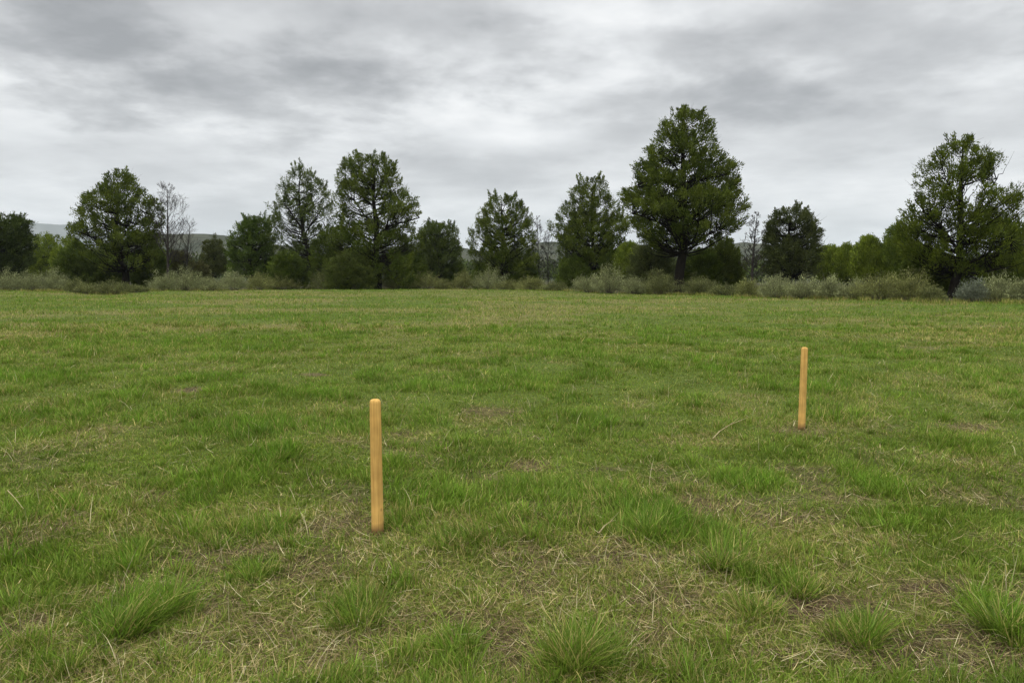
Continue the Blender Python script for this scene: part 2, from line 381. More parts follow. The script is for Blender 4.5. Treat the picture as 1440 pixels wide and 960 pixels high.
# dry stalks that can be told apart
def stalk(pts, rad, label, h):
    x0, y0 = ground(*pts[0]); mb = MB(); P = []
    for k, (px, py) in enumerate(pts):
        x, y = ground(px, py); P.append((x-x0, y-y0, h[k]))
    P = np.array(P); mb.tube(P, np.linspace(rad, rad*.45, len(P)), 5)
    # a side shoot
    i = len(P)//2; mb.tube(np.array([P[i], P[i]+(P[-1]-P[i])*.4+np.array([.05, .06, .04])]), [rad*.5, rad*.2], 4)
    o = mb.obj('dry_stalk', M_stalk); o.location = (x0, y0, float(relief(np.array([x0]), np.array([y0]))[0])+.012)
    tag(o, label, 'dry stalk', 'dry stalks lying in the grass')
M_stalk = barkmat('bleached_stalk', (.28, .22, .11), (.46, .38, .22))
stalk([(1002,622),(1012,614),(1026,606),(1042,598),(1050,592)], .0055, 'long bleached stalk lying slantwise between the two posts, nearer the far one', [.03, .05, .06, .05, .03])
stalk([(842,758),(850,752),(858,746),(866,741)], .005, 'short pale stalk lying left of the broad central tussock', [.03, .05, .05, .04])
stalk([(12,712),(22,721),(34,731)], .0035, 'pale straight stalk near the left edge of the picture', [.10, .09, .06])

# ------------------------------------------------------------------ posts
def woodmat():
    m, t, out = newmat('pale_machined_wood'); N = t.nodes; K = t.links
    tc = N.new('ShaderNodeTexCoord'); mp = N.new('ShaderNodeMapping'); mp.inputs['Scale'].default_value = (60, 60, 2.2); K.new(tc.outputs['Object'], mp.inputs[0])
    nz = N.new('ShaderNodeTexNoise'); nz.inputs['Scale'].default_value = 1.4; nz.inputs['Detail'].default_value = 4; nz.inputs['Distortion'].default_value = .6; K.new(mp.outputs[0], nz.inputs[0])
    r = N.new('ShaderNodeValToRGB'); K.new(nz.outputs[0], r.inputs[0]); e = r.color_ramp.elements
    e[0].position = .30; e[0].color = (.50, .285, .080, 1); e[1].position = .66; e[1].color = (.72, .44, .135, 1)
    n2 = N.new('ShaderNodeTexNoise'); n2.inputs['Scale'].default_value = 9; n2.inputs['Detail'].default_value = 2; K.new(tc.outputs['Object'], n2.inputs[0])
    r2 = N.new('ShaderNodeMapRange'); r2.inputs[1].default_value = .3; r2.inputs[2].default_value = .72; r2.inputs[3].default_value = 1.12; r2.inputs[4].default_value = .78; K.new(n2.outputs[0], r2.inputs[0])
    sv = N.new('ShaderNodeVectorMath'); sv.operation = 'SCALE'; K.new(r.outputs[0], sv.inputs[0]); K.new(r2.outputs[0], sv.inputs['Scale'])
    # small dark knots
    vo = N.new('ShaderNodeTexVoronoi'); vo.inputs['Scale'].default_value = 7; K.new(tc.outputs['Object'], vo.inputs[0])
    kr = N.new('ShaderNodeMapRange'); kr.inputs[1].default_value = .05; kr.inputs[2].default_value = .12; K.new(vo.outputs['Distance'], kr.inputs[0])
    mk = N.new('ShaderNodeMix'); mk.data_type = 'RGBA'; mk.inputs['A'].default_value = (.36, .19, .06, 1); K.new(kr.outputs[0], mk.inputs[0]); K.new(sv.outputs[0], mk.inputs['B'])
    # soil rubbed on the lowest few centimetres
    sx = N.new('ShaderNodeSeparateXYZ'); K.new(tc.outputs['Object'], sx.inputs[0]); mz = N.new('ShaderNodeMath'); mz.operation = 'MULTIPLY_ADD'; mz.inputs[1].default_value = -.06; K.new(n2.outputs[0], mz.inputs[0]); K.new(sx.outputs[2], mz.inputs[2])
    zr = N.new('ShaderNodeMapRange'); zr.inputs[1].default_value = -.02; zr.inputs[2].default_value = .05; K.new(mz.outputs[0], zr.inputs[0])
    ms = N.new('ShaderNodeMix'); ms.data_type = 'RGBA'; ms.inputs['A'].default_value = (.16, .09, .045, 1); K.new(zr.outputs[0], ms.inputs[0]); K.new(mk.outputs['Result'], ms.inputs['B'])
    b = N.new('ShaderNodeBump'); b.inputs['Strength'].default_value = .35; b.inputs['Distance'].default_value = .002; K.new(nz.outputs[0], b.inputs['Height'])
    p = N.new('ShaderNodeBsdfPrincipled'); p.inputs['Roughness'].default_value = .9; p.inputs['Specular IOR Level'].default_value = .1
    K.new(ms.outputs['Result'], p.inputs['Base Color']); K.new(b.outputs[0], p.inputs['Normal']); K.new(p.outputs[0], out.inputs[0])
    return m
M_wood = woodmat()
def post(px, pyb, pyt, r0, r1, expo, rot, label, tilt):
    x0, y0 = ground(px, pyb); z0 = float(relief(np.array([x0]), np.array([y0]))[0])
    h = at(px, pyt, y0)[2]-z0
    prof = [(-.06, 1.0), (0, 1.0), (h*.25, .99), (h*.5, .985), (h*.75, .98)]
    prof += [(h-.030, .975), (h-.018, .95), (h-.009, .88), (h-.003, .72), (h, .45), (h+.0005, .02)]
    S = 32; an = np.arange(S)*2*math.pi/S+rot
    ca, sa = np.cos(an-rot), np.sin(an-rot)
    sup = (np.abs(ca)**expo+np.abs(sa)**expo)**(-1/expo)      # rounded-square section
    V = []
    for z, f in prof:
        rr = (r0+(r1-r0)*max(z, 0)/h)*f*(1+.012*np.sin(an*3+z*7))*sup
        V.append(np.stack([rr*np.cos(an)+tilt*z, rr*np.sin(an), np.full(S, z)], -1))
    V = np.concatenate(V); K = len(prof)
    i = np.arange(K-1)[:, None]*S; j = np.arange(S)[None]; j2 = (j+1) % S
    q = np.stack([i+j, i+j2, i+S+j2, i+S+j], -1).reshape(-1, 4)
    o = mesh_obj('wooden_post', V, q, M_wood, None, None, True); o.location = (x0, y0, z0)
    tag(o, label, 'post', 'wooden posts standing in the field')
    return x0, y0, z0
P1 = post(531, 748, 561, .0375, .0345, 2.5, .4, 'thick pale timber post with a domed top, standing in the near grass left of centre', -.002)
P2 = post(1127, 605, 488, .030, .0285, 5, R(32), 'slim pale timber post with a flat chamfered top, farther off to the right', .004)

print('T', round(time.time()-T0,1))
# ------------------------------------------------------------------ trees
UP = np.array([0, 0, 1.])
def unit(v): return v/(np.linalg.norm(v, axis=-1, keepdims=True)+1e-9)
def make_tree(kind, px, pyb, d, prof, trunk_px, label, cat='tree', group=None, rad=.3, n=220, per=80, size=1.0,
              colr=(.05, .075, .02), limbs=(), seed=1, upr=.6, alt=None, bottom_dense=1.0, lw=1.0, depth=.85, openf=.6, lobes=0, spikes=0):
    g = np.random.default_rng(seed)
    x0, _, _ = at(px, pyb, d); z0 = float(relief(np.array([x0]), np.array([d]))[0]) if d < 150 else 0.0
    root = empty(kind, (x0, d, z0)); tag(root, label, cat, group)
    def loc(qx, qy): X, _, Z = at(qx, qy, d); return X-x0, max(Z-z0, -.1)
    # envelope
    zs = []; L = []; Rr = []
    for y, a, b in prof[::-1]:
        l, z = loc(a, y); r, _ = loc(b, y); zs.append(z); L.append(l); Rr.append(r)
    zs = np.array(zs); L = np.array(L); Rr = np.array(Rr)
    # trunk
    tp = np.array([[loc(*q)[0], 0, loc(*q)[1]] for q in trunk_px], dtype=float); tp[0, 2] = -.15
    tt = np.linspace(0, len(tp)-1, 5*len(tp)); ti = np.clip(tt.astype(int), 0, len(tp)-2); fr = (tt-ti)[:, None]
    tpath = tp[ti]*(1-fr)+tp[ti+1]*fr
    zt = tpath[:, 2]; H = zt[-1]
    tpath[:, 0] += np.sin(zt*.9+seed)*rad*.25; tpath[:, 1] += np.cos(zt*.8+seed)*rad*.3
    f = np.clip(zt/H, 0, 1); tr = rad*(1-f)**.8+.02+rad*.35*np.exp(-np.clip(zt, 0, 9)/.35)
    mb = MB(); mb.tube(tpath, tr, 9)
    br = MB(); anchors = [tpath[len(tpath)//4:]]; 
    for lp, lr in limbs:
        q = np.array([[loc(*s)[0], 0, loc(*s)[1]] for s in lp], dtype=float)
        q[:, 1] = np.linspace(0, g.normal(0, .8), len(q))
        k = np.linspace(0, len(q)-1, 4*len(q)); ki = np.clip(k.astype(int), 0, len(q)-2); fr = (k-ki)[:, None]
        q = q[ki]*(1-fr)+q[ki+1]*fr; q += g.normal(0, .03, q.shape)
        br.tube(q, np.linspace(lr, lr*.3, len(q)), 7); anchors.append(q[3:])
    A = np.concatenate(anchors)
    # clumps
    zc = np.linspace(zs[0], zs[-1], 200); hw = (np.interp(zc, zs, Rr)-np.interp(zc, zs, L))/2
    wz = np.maximum(hw, .05)**1.6*(1+(bottom_dense-1)*(1-(zc-zs[0])/(zs[-1]-zs[0]))**1.5); wz /= wz.sum()
    n = int(n*1.55); 
    z = np.clip(g.choice(zc, size=(n, 3), p=wz)+g.normal(0, .1, (n, 3)), zs[0], zs[-1])
    l, r = np.interp(z, zs, L), np.interp(z, zs, Rr); cx, hx = (l+r)/2, (r-l)/2
    ph = g.uniform(0, 2*math.pi, (n, 3)); rr = .15+.85*g.random((n, 3))**.6; hx2 = np.maximum(hx-.33*size, .08)
    CD = np.stack([cx+hx2*rr*np.cos(ph), depth*hx2*rr*np.sin(ph), z-.35*size], -1)
    if lobes:      # foliage carried in separate limb masses, with gaps between them
        nl = max(int(n/lobes), 8); LB = np.empty((nl, 3)); fr_ = rr[:, 0]
        # limb ends that carry the outline: the tip, then both flanks downwards
        fx = [((zs[-1]-.65*size), 0.0)]; zq = zs[-1]-1.1*size; sd = 1
        while zq > zs[0]+.8 and len(fx) < nl-4:
            fx.append((zq, sd)); sd = -sd; zq -= size*(.62 if zq > zs[0]+.5*(zs[-1]-zs[0]) else .9)*g.uniform(.8, 1.2)
        for i, (z_, sd) in enumerate(fx):
            l_, r_ = np.interp(z_, zs, L), np.interp(z_, zs, Rr); hw_ = max((r_-l_)/2-.5*size, 0)
            LB[i] = ((l_+r_)/2+sd*hw_, g.normal(0, .25)*hw_, z_-.25*size)
        for i in range(len(fx), nl):
            c3 = CD[i]; LB[i] = c3[int(np.argmax(((c3[:, None]-LB[None, :i])**2).sum(-1).min(1)))]
        li = g.integers(0, nl, (n, 3)); ls = g.uniform(.55, 1.15, nl)[li][..., None]
        CD2 = LB[li]+g.normal(0, 1, (n, 3, 3))*np.array([.62, .75, .42])*ls*size
        l2, r2 = np.interp(CD2[..., 2], zs, L), np.interp(CD2[..., 2], zs, Rr); out_ = (CD2[..., 0] < l2) | (CD2[..., 0] > r2) | (CD2[..., 2] > zs[-1]-.3*size)
        CD = np.where(out_[..., None], CD, CD2)
    K = np.empty((n, 3)); K[0] = CD[0, 0]
    for i in range(1, n):
        K[i] = CD[i, int(np.argmax(((CD[i][:, None]-K[None, :i])**2).sum(-1).min(1)))]
    if limbs:      # the crown is open where the main limbs come forward
        dx = np.array([np.abs(A[:, 0]-k_[0])+np.abs(A[:, 2]-k_[2])*.4 for k_ in K+np.array([0, 0, .5])]).min(1)
        K = K[~((dx < .42) & (K[:, 1] < .3) & (K[:, 2] < H*.72) & (g.random(len(K)) < np.where(K[:, 2] < H*.42, .8, openf)))]
    cxs = (np.interp(K[:, 2], zs, L)+np.interp(K[:, 2], zs, Rr))/2
    cen = np.stack([cxs, np.zeros(len(K)), K[:, 2]-1.2], -1)
    outw = unit(K-cen); outw[:, 2] = 0
    axis = unit(outw*(1-upr)+UP*upr+g.normal(0, .18, K.shape))
    ln = size*g.uniform(.7, 1.5, len(K)); sg = np.ones(len(K)); free = np.zeros(len(K))
    if spikes:     # upright leading shoots round the upper crown
        z = zs[-1]-(zs[-1]-zs[0])*.72*g.random(spikes)**1.1; z[0] = zs[-1]-.5
        l_, r_ = np.interp(z, zs, L), np.interp(z, zs, Rr); ph = g.uniform(0, 6.28, spikes); hq = np.maximum((r_-l_)/2-.25, .05)*g.uniform(.8, 1.0, spikes)
        S_ = np.stack([(l_+r_)/2+hq*np.cos(ph), depth*hq*np.sin(ph), z-.5], -1)
        o_ = np.stack([np.cos(ph), np.sin(ph), np.zeros(spikes)], -1)
        K = np.concatenate([K, S_]); axis = np.concatenate([axis, unit(UP+o_*.35+g.normal(0, .12, S_.shape))])
        ln = np.concatenate([ln, size*g.uniform(.9, 1.6, spikes)]); sg = np.concatenate([sg, np.full(spikes, .5)]); free = np.concatenate([free, np.full(spikes, 50.)])
    # limbs to clumps
    for i in range(len(K)):
        if K[i, 2] < .6: continue
        hd = np.hypot(A[:, 0]-K[i, 0], A[:, 1]-K[i, 1]); want = K[i, 2]-hd*.55
        j = int(np.argmin(np.abs(A[:, 2]-want)+hd*.25)); s = A[j]
        v = K[i]-s; k = np.linspace(0, 1, 5)[:, None]
        path = s+v*k; path[:, 2] -= np.sin(k[:, 0]*math.pi)*np.linalg.norm(v)*.10; path[1:-1] += g.normal(0, .07, (3, 3))
        le = np.linalg.norm(v); r0 = min(.018+.012*le, rad*.4)
        br.tube(path, np.linspace(r0, .010, 5), 4)
        br.tube(np.stack([K[i], K[i]+axis[i]*ln[i]*.9]), [.012, .004], 3)
    # foliage
    cnt = (per*1.35*g.uniform(.6, 1.4, len(K))*(.55+.45*sg)).astype(int); idx = np.repeat(np.arange(len(K)), cnt); m_ = len(idx)
    t_ = g.random(m_)**.85
    sig = size*.25*(1.2-.85*t_)*sg[idx]
    P = K[idx]+axis[idx]*(ln[idx]*t_)[:, None]+g.normal(0, 1, (m_, 3))*sig[:, None]*np.array([1, 1, .8])
    rad_dir = unit(P-(K[idx]+axis[idx]*(ln[idx]*t_*.8)[:, None]))
    # keep the sprays inside the tree's own outline, loosely, clump by clump
    le_, re_ = np.interp(P[:, 2], zs, L), np.interp(P[:, 2], zs, Rr); hq = np.maximum((re_-le_)/2, .12)
    qq = ((P[:, 0]-(le_+re_)/2)/hq)**2+(P[:, 1]/(depth*hq+.35))**2
    kp = (qq < free[idx]+g.uniform(.78, 1.5, len(K))[idx]*np.exp(g.normal(0, .12, len(idx)))) & (P[:, 2] < zs[-1]+free[idx]+g.uniform(-.35, .35, len(K))[idx]*size)
    P, idx, t_, rad_dir = P[kp], idx[kp], t_[kp], rad_dir[kp]; m_ = len(idx)
    D = unit(axis[idx]*.8+rad_dir*.7+g.normal(0, .35, (m_, 3))+UP*.2)
    Ln = size*g.uniform(.16, .38, m_); W = size*g.uniform(.06, .12, m_)*lw
    c = np.array(colr); c2 = np.array(alt if alt is not None else c*np.array([1.5, 1.4, 1.2]))
    fc = g.random(len(K))[idx]*.7+g.random(m_)*.3
    C = c*(1-fc[:, None])+c2*fc[:, None]; C = C*np.exp(g.normal(0, .2, (m_, 1)))
    P[:, 2] = np.maximum(P[:, 2], .05)
    v, q, cc_ = leaves(P, D, Ln, W, C, g)
    mb.obj('trunk', M_bark, root); br.obj('branches', M_bark, root); mesh_obj('crown', v, q, M_needle, cc_, root)
    return root

PINE = (.036, .060, .006); PALT = (.142, .175, .024)
BLUE = (.036, .060, .010); BALT = (.130, .164, .036)
GP = 'pines along the far edge of the field'
# the pine at the left
make_tree('pine_tree', 178, 409, 88, [(242,158,173),(250,146,188),(262,139,193),(275,122,210),(285,120,218),(300,108,219),(318,106,221),(330,92,222),(345,100,222),(360,118,226),(376,128,224)],
  [(178,409),(176,385),(168,365),(162,350),(164,325),(166,245)], 'broad pine with a forked leaning trunk, farthest left of the pines, beside a bare tree', 'pine tree', GP, .42, 270, 80, 1.0, PINE,
  [([(170,368),(155,352),(142,340),(128,333),(100,322)], .2), ([(178,385),(186,372),(198,370),(212,362)], .12), ([(163,345),(180,320),(205,300)], .15)], 11, .6, PALT, 1.0, lobes=9, spikes=34)
make_tree('pine_tree', 430, 406, 102, [(235,416,428),(243,408,437),(252,400,447),(265,398,460),(280,388,466),(295,385,466),(310,383,469),(325,384,470),(345,386,470),(365,392,468),(385,400,462)],
  [(438,406),(440,385),(434,350),(426,330),(422,300),(421,240)], 'open crowned pine just left of the big twin topped one, slender leaning trunk', 'pine tree', GP, .34, 240, 62, 1.0, BLUE,
  [([(427,332),(440,312),(452,295)], .12), ([(424,320),(410,300),(400,285)], .12), ([(430,340),(450,325),(465,312)], .1)], 12, .6, BALT, 1.0, lobes=9, spikes=34)
make_tree('pine_tree', 530, 406, 96, [(216,512,522),(222,488,543),(232,483,552),(248,479,560),(262,477,566),(275,477,574),(290,478,586),(300,478,588),(310,476,580),(325,472,575),(340,466,590),(360,462,592),(380,465,590),(393,470,585)],
  [(530,406),(531,370),(529,335),(527,300),(526,260),(522,220)], 'big dark pine with a twin top, tallest on the left half of the treeline', 'pine tree', GP, .48, 440, 84, 1.05, PINE,
  [([(529,335),(545,318),(565,312),(588,305)], .2), ([(528,320),(510,300),(495,280)], .16), ([(527,280),(540,255),(546,232)], .14)], 13, .6, PALT, 1.2, lobes=9, spikes=34)
make_tree('pine_tree', 705, 402, 100, [(276,688,722),(285,684,733),(297,678,738),(308,674,745),(320,668,748),(332,662,750),(345,661,751),(360,664,752),(375,668,750),(388,675,745)],
  [(705,402),(706,370),(706,335),(706,280)], 'compact cone shaped pine in the middle of the treeline, left of the thin bare trees', 'pine tree', GP, .3, 250, 84, .95, PINE, [], 14, .62, PALT, 1.1, lobes=9, spikes=34)
make_tree('pine_tree', 832, 405, 98, [(250,820,845),(258,812,850),(270,804,852),(283,800,860),(295,788,872),(308,782,880),(320,777,882),(335,782,878),(350,784,880),(368,786,880),(385,792,872)],
  [(832,405),(833,370),(833,330),(832,255)], 'dense pine with a rounded tip, next to the left side of the tallest tree', 'pine tree', GP, .34, 310, 84, 1.0, PINE, [], 15, .6, PALT, 1.2, lobes=9, spikes=34)
make_tree('pine_tree', 957, 413, 72, [(155,942,975),(164,938,990),(176,936,998),(190,930,1003),(205,920,1002),(220,908,1010),(235,902,1028),(250,896,1033),(265,886,1034),(280,882,1043),(292,883,1047),(305,885,1047),(318,890,1040),(328,898,1026),(340,910,1004)],
  [(957,413),(957,385),(960,350),(963,310),(961,270),(959,230),(962,190),(962,158)], 'tallest tree of all, a massive pine, trunk thick and black', 'pine tree', GP, .50, 560, 84, .95, PINE,
  [([(963,305),(950,285),(935,278),(915,268),(895,262)], .17), ([(962,318),(978,300),(1000,292),(1030,288)], .17), ([(961,270),(980,255),(1005,248)], .12),
   ([(958,335),(940,318),(915,308),(890,300)], .14), ([(960,245),(940,225),(925,215)], .10), ([(961,350),(985,335),(1015,322)], .12), ([(960,225),(975,205),(990,195)], .08)], 16, .5, PALT, .9, lobes=9, spikes=34)
make_tree('pine_tree', 1342, 420, 58, [(197,1346,1362),(205,1326,1368),(215,1318,1388),(225,1308,1397),(237,1298,1392),(250,1297,1388),(262,1296,1400),(272,1286,1426),(285,1281,1428),(300,1279,1427),(315,1276,1426),(330,1276,1430),(345,1274,1436),(362,1280,1440),(378,1290,1436),(388,1300,1420)],
  [(1340,420),(1344,400),(1350,375),(1349,350),(1350,325),(1352,290),(1352,240),(1354,200)], 'open crowned pine at the far right, its base leaning, sky showing between its limbs', 'pine tree', GP, .34, 430, 62, .82, (.045, .068, .006),
  [([(1349,352),(1335,332),(1322,315),(1308,298),(1296,280)], .13), ([(1351,375),(1375,362),(1392,348),(1405,338)], .12), ([(1350,325),(1364,305),(1378,280),(1390,255)], .10),
   ([(1351,300),(1340,275),(1330,250),(1322,222)], .08), ([(1346,340),(1320,335),(1295,325)], .08), ([(1352,270),(1366,245),(1380,222)], .07)], 17, .62, (.125, .158, .014), 1.3, lobes=9, spikes=34)
# other trees of the line
GT = 'broadleaf trees between the pines'
make_tree('round_tree', 8, 408, 92, [(303,-8,22),(312,-28,33),(325,-36,37),(345,-38,38),(365,-36,38),(385,-30,34)], [(8,408),(8,360),(8,318)], 'rounded dark tree cut off by the left edge of the picture', 'tree', GT, .3, 280, 90, 1.1, (.035, .055, .010), [], 21, .4, (.085, .115, .024), 1.2, lobes=9, spikes=34)
make_tree('round_tree', 300, 405, 125, [(331,296,304),(340,288,312),(352,285,316),(368,284,318),(385,288,316)], [(300,405),(300,370),(300,335)], 'small dim tree standing alone in front of the grey hill', 'tree', GT, .15, 110, 80, .9, (.045, .056, .012), [], 22, .5, (.095, .11, .024), 1.1)
make_tree('round_tree', 352, 404, 104, [(306,345,372),(313,340,378),(322,333,380),(335,325,383),(350,322,384),(368,322,384),(388,326,380)], [(352,404),(354,360),(357,310)], 'leafy bright green tree between the grey hill and the open crowned pine', 'tree', GT, .25, 200, 84, 1.0, (.045, .078, .010), [], 23, .55, (.11, .16, .022), 1.2, lobes=9, spikes=34)
make_tree('round_tree', 614, 404, 112, [(314,597,632),(322,592,640),(335,592,642),(350,591,646),(365,590,648),(385,592,648)], [(614,404),(616,365),(616,318)], 'smaller dark tree right beside the big twin topped pine', 'tree', GT, .25, 190, 80, 1.0, BLUE, [], 24, .55, BALT, 1.2, lobes=9, spikes=34)
make_tree('round_tree', 1110, 406, 90, [(292,1098,1122),(298,1090,1134),(308,1084,1141),(320,1080,1147),(335,1078,1150),(352,1078,1149),(370,1074,1147),(388,1080,1140)], [(1110,406),(1110,360),(1110,298)], 'dome shaped grey green tree standing clear of its neighbours right of the tallest pine', 'tree', GT, .28, 260, 90, .95, (.042, .056, .012), [], 25, .42, (.095, .112, .030), 1.2, lobes=9, spikes=34)
# pale willows and young trees behind
GW = 'pale young trees behind the shrubs'
WC, WA = (.090, .130, .012), (.215, .27, .026)
W = [(62,112,[(328,58,66),(336,48,78),(350,40,86),(370,36,90),(390,40,88)],'pale green young tree beside the rounded tree at the left edge',WC,WA),
 (98,104,[(332,92,100),(342,84,112),(356,76,122),(372,72,128),(392,76,126)],'olive green young tree partly behind the left pine',WC,WA),
 (885,94,[(340,880,890),(347,872,900),(358,864,908),(372,862,912),(388,864,908)],'yellow green sapling between the dense pine and the tallest one',WC,WA),
 (1166,96,[(346,1160,1172),(352,1150,1180),(362,1144,1186),(376,1142,1190),(390,1144,1188)],'yellow green sapling nearest to the dome shaped tree',WC,WA),
 (1192,88,[(344,1187,1196),(352,1178,1204),(362,1172,1210),(378,1170,1212),(392,1172,1210)],'second pale sapling from the dome shaped tree',WC,WA),
 (1222,82,[(331,1217,1226),(338,1208,1234),(350,1202,1240),(368,1198,1244),(390,1200,1242)],'pointed pale green tree, tallest of the saplings right of the dome shaped tree',WC,WA),
 (1262,80,[(315,1257,1267),(322,1250,1276),(335,1244,1280),(352,1240,1284),(375,1238,1286),(392,1240,1284)],'narrow mid green tree touching the left side of the far right pine',(.065,.10,.010),(.155,.205,.022)),
 (1432,74,[(316,1426,1440),(324,1418,1450),(338,1408,1462),(356,1400,1470),(378,1396,1470),(395,1400,1466)],'leafy tree cut off by the right edge, behind the far right pine',(.065,.10,.010),(.155,.205,.022)),
 (1300,86,[(345,1292,1308),(355,1284,1322),(370,1280,1328),(390,1282,1326)],'low leafy sapling half hidden behind the far right pine',WC,WA)]
for i, (px, d, prof, lab, c1, c2) in enumerate(W):
    make_tree('young_tree', px, 405, d, prof, [(px, 405), (px, 375), (px, prof[0][0]+3)], lab, 'tree', GW, .11, 150, 84, .85, c1, [], 40+i, .78, c2, 1.1)

# dark bushes under the trees
GB = 'dark bushes beneath the trees'
DB = (.046, .072, .008); DA = (.115, .155, .020)
def dome(cx, top, w, bot, k=5):
    P = []
    for i in range(k+1):
        f = i/k; y = top+(bot-top)*f; hw_ = w/2*math.sqrt(max(1-(1-min(f*1.15+.04, 1))**2, .02)); P.append((y, cx-hw_, cx+hw_))
    return P
B = [(108,342,56,93,'dark bush left of the forked trunk, under the left pine',DB,DA),
 (140,352,64,94,'dark bush hugging the forked trunk of the left pine',DB,DA),
 (212,345,54,94,'dark bush under the right side of the left pine',DB,DA),
 (250,352,46,98,'brownish bush at the foot of the bare branched tree',(.055,.058,.016),(.10,.098,.032)),
 (278,368,36,106,'dull brown bush between the bare branched tree and the small dim tree',(.055,.058,.016),(.10,.098,.032)),
 (405,352,54,98,'olive bush under the open crowned pine, left of its trunk',DB,DA),
 (465,318,62,99,'tall olive bush filling the gap between the two big left pines',(.046,.070,.008),(.11,.145,.018)),
 (492,356,70,92,'wide olive bush in front of the twin topped pine, left of its trunk',(.052,.072,.012),(.115,.14,.028)),
 (572,350,54,98,'dark bush under the right side of the twin topped pine',DB,DA),
 (640,368,36,112,'dark bush at the right foot of the smaller tree beside the twin topped pine',DB,DA),
 (735,366,44,100,'dark bush at the right foot of the cone shaped pine',DB,DA),
 (680,372,34,100,'dark bush at the left foot of the cone shaped pine',DB,DA),
 (808,362,48,96,'dark bush at the left foot of the dense rounded pine',DB,DA),
 (862,352,46,96,'dark bush at the right foot of the dense rounded pine',DB,DA),
 (915,334,66,79,'tall grey olive bush left of the thick black trunk',(.055,.07,.018),(.12,.14,.04)),
 (990,350,56,79,'dark bush close to the right of the thick black trunk',DB,DA),
 (1014,332,64,80,'big rounded olive bush between the thick black trunk and the thin bare tree',(.048,.068,.009),(.115,.145,.02)),
 (1292,362,62,62,'dark bush left of the leaning base of the far right pine',DB,DA),
 (1395,362,80,62,'wide dark bush right of the leaning base of the far right pine',(.046,.072,.008),(.11,.15,.018)),
 (1345,366,60,68,'dark bush behind the leaning base of the far right pine',DB,DA)]
for i, (cx, top, w, d, lab, c1, c2) in enumerate(B):
    make_tree('dark_bush', cx, 405, d, dome(cx, top, w, 390+1664/d-4), [(cx, 405), (cx+1, (top+405)/2), (cx, top+4)], lab, 'bush', GB, .09,
              int(70+w*1.6), 84, .85, c1, [], 70+i, .45, c2, 1.0, depth=1.0)

print('T', round(time.time()-T0,1))
# bare trees
def bare_tree(px, pyb, d, top, spread, label, rad, levels, seed, lean=0, cnt=26, seedup=.8):
    g = np.random.default_rng(seed)
    x0, _, _ = at(px, pyb, d); spread *= 1.3; root = empty('bare_tree', (x0, d, float(relief(np.array([x0]), np.array([d]))[0])))
    tag(root, label, 'dead tree', 'leafless trees in the treeline')
    H = at(px, top, d)[2]; Sp = spread*d/F
    k = np.linspace(0, 1, 14); path = np.stack([np.sin(k*3+seed)*.12+lean*k*k, np.cos(k*2.5)*.15-.15, k*H-.1], -1)
    mb = MB(); mb.tube(path, rad*(1-k)**.85+.012, 7); mb.obj('trunk', M_dead, root)
    b = MB()
    def grow(p, dr, ln, r, lev):
        q = [p]; v = dr.copy()
        for s in range(4):
            v = unit(v+g.normal(0, .10, 3)+UP*.10); q.append(q[-1]+v*ln/4)
        q = np.array(q); b.tube(q, np.linspace(r, r*.45, 5), 4 if lev else 5)
        if lev <= 0: return
        for c in range(g.integers(3, 6)):
            t = g.uniform(.25, 1); i = min(int(t*4), 3); s = q[i]*(1-(t*4-i))+q[i+1]*(t*4-i)
            a = g.normal(0, 1, 3); grow(s, unit(v+a*.55), ln*g.uniform(.4, .62), max(r*.5, .010), lev-1)
    for c in range(cnt):
        t = .22+.76*(c+g.random())/cnt; i = int(t*13); s = path[i]*(1-(t*13-i))+path[min(i+1, 13)]*(t*13-i)
        ph = c*2.4+g.normal(0, .4); ln = Sp*(1.15-t)**.7*g.uniform(.6, 1.1)
        grow(s, unit(np.array([math.cos(ph), math.sin(ph), seedup+.4*t])), ln, rad*.34*(1.1-t), levels)
    b.obj('branches', M_dead, root)
bare_tree(238, 405, 86, 266, 36, 'tall bare branched tree with many fine twigs, right of the left pine', .18, 3, 5, .25, 32)
bare_tree(262, 405, 97, 312, 26, 'shorter bare tree leaning right, close to the tall bare branched one', .10, 2, 6, .9, 34)
bare_tree(757, 405, 101, 306, 18, 'thin bare tree in the gap right of the cone shaped pine', .08, 3, 8, 0, 24)
bare_tree(771, 405, 104, 322, 16, 'faint bare tree on the left side of the dense rounded pine', .07, 3, 9, .2, 22)
bare_tree(1059, 403, 68, 298, 19, 'slender bare tree standing between the tallest pine and the dome shaped tree', .14, 3, 10, .05, 34)

print('T', round(time.time()-T0,1))
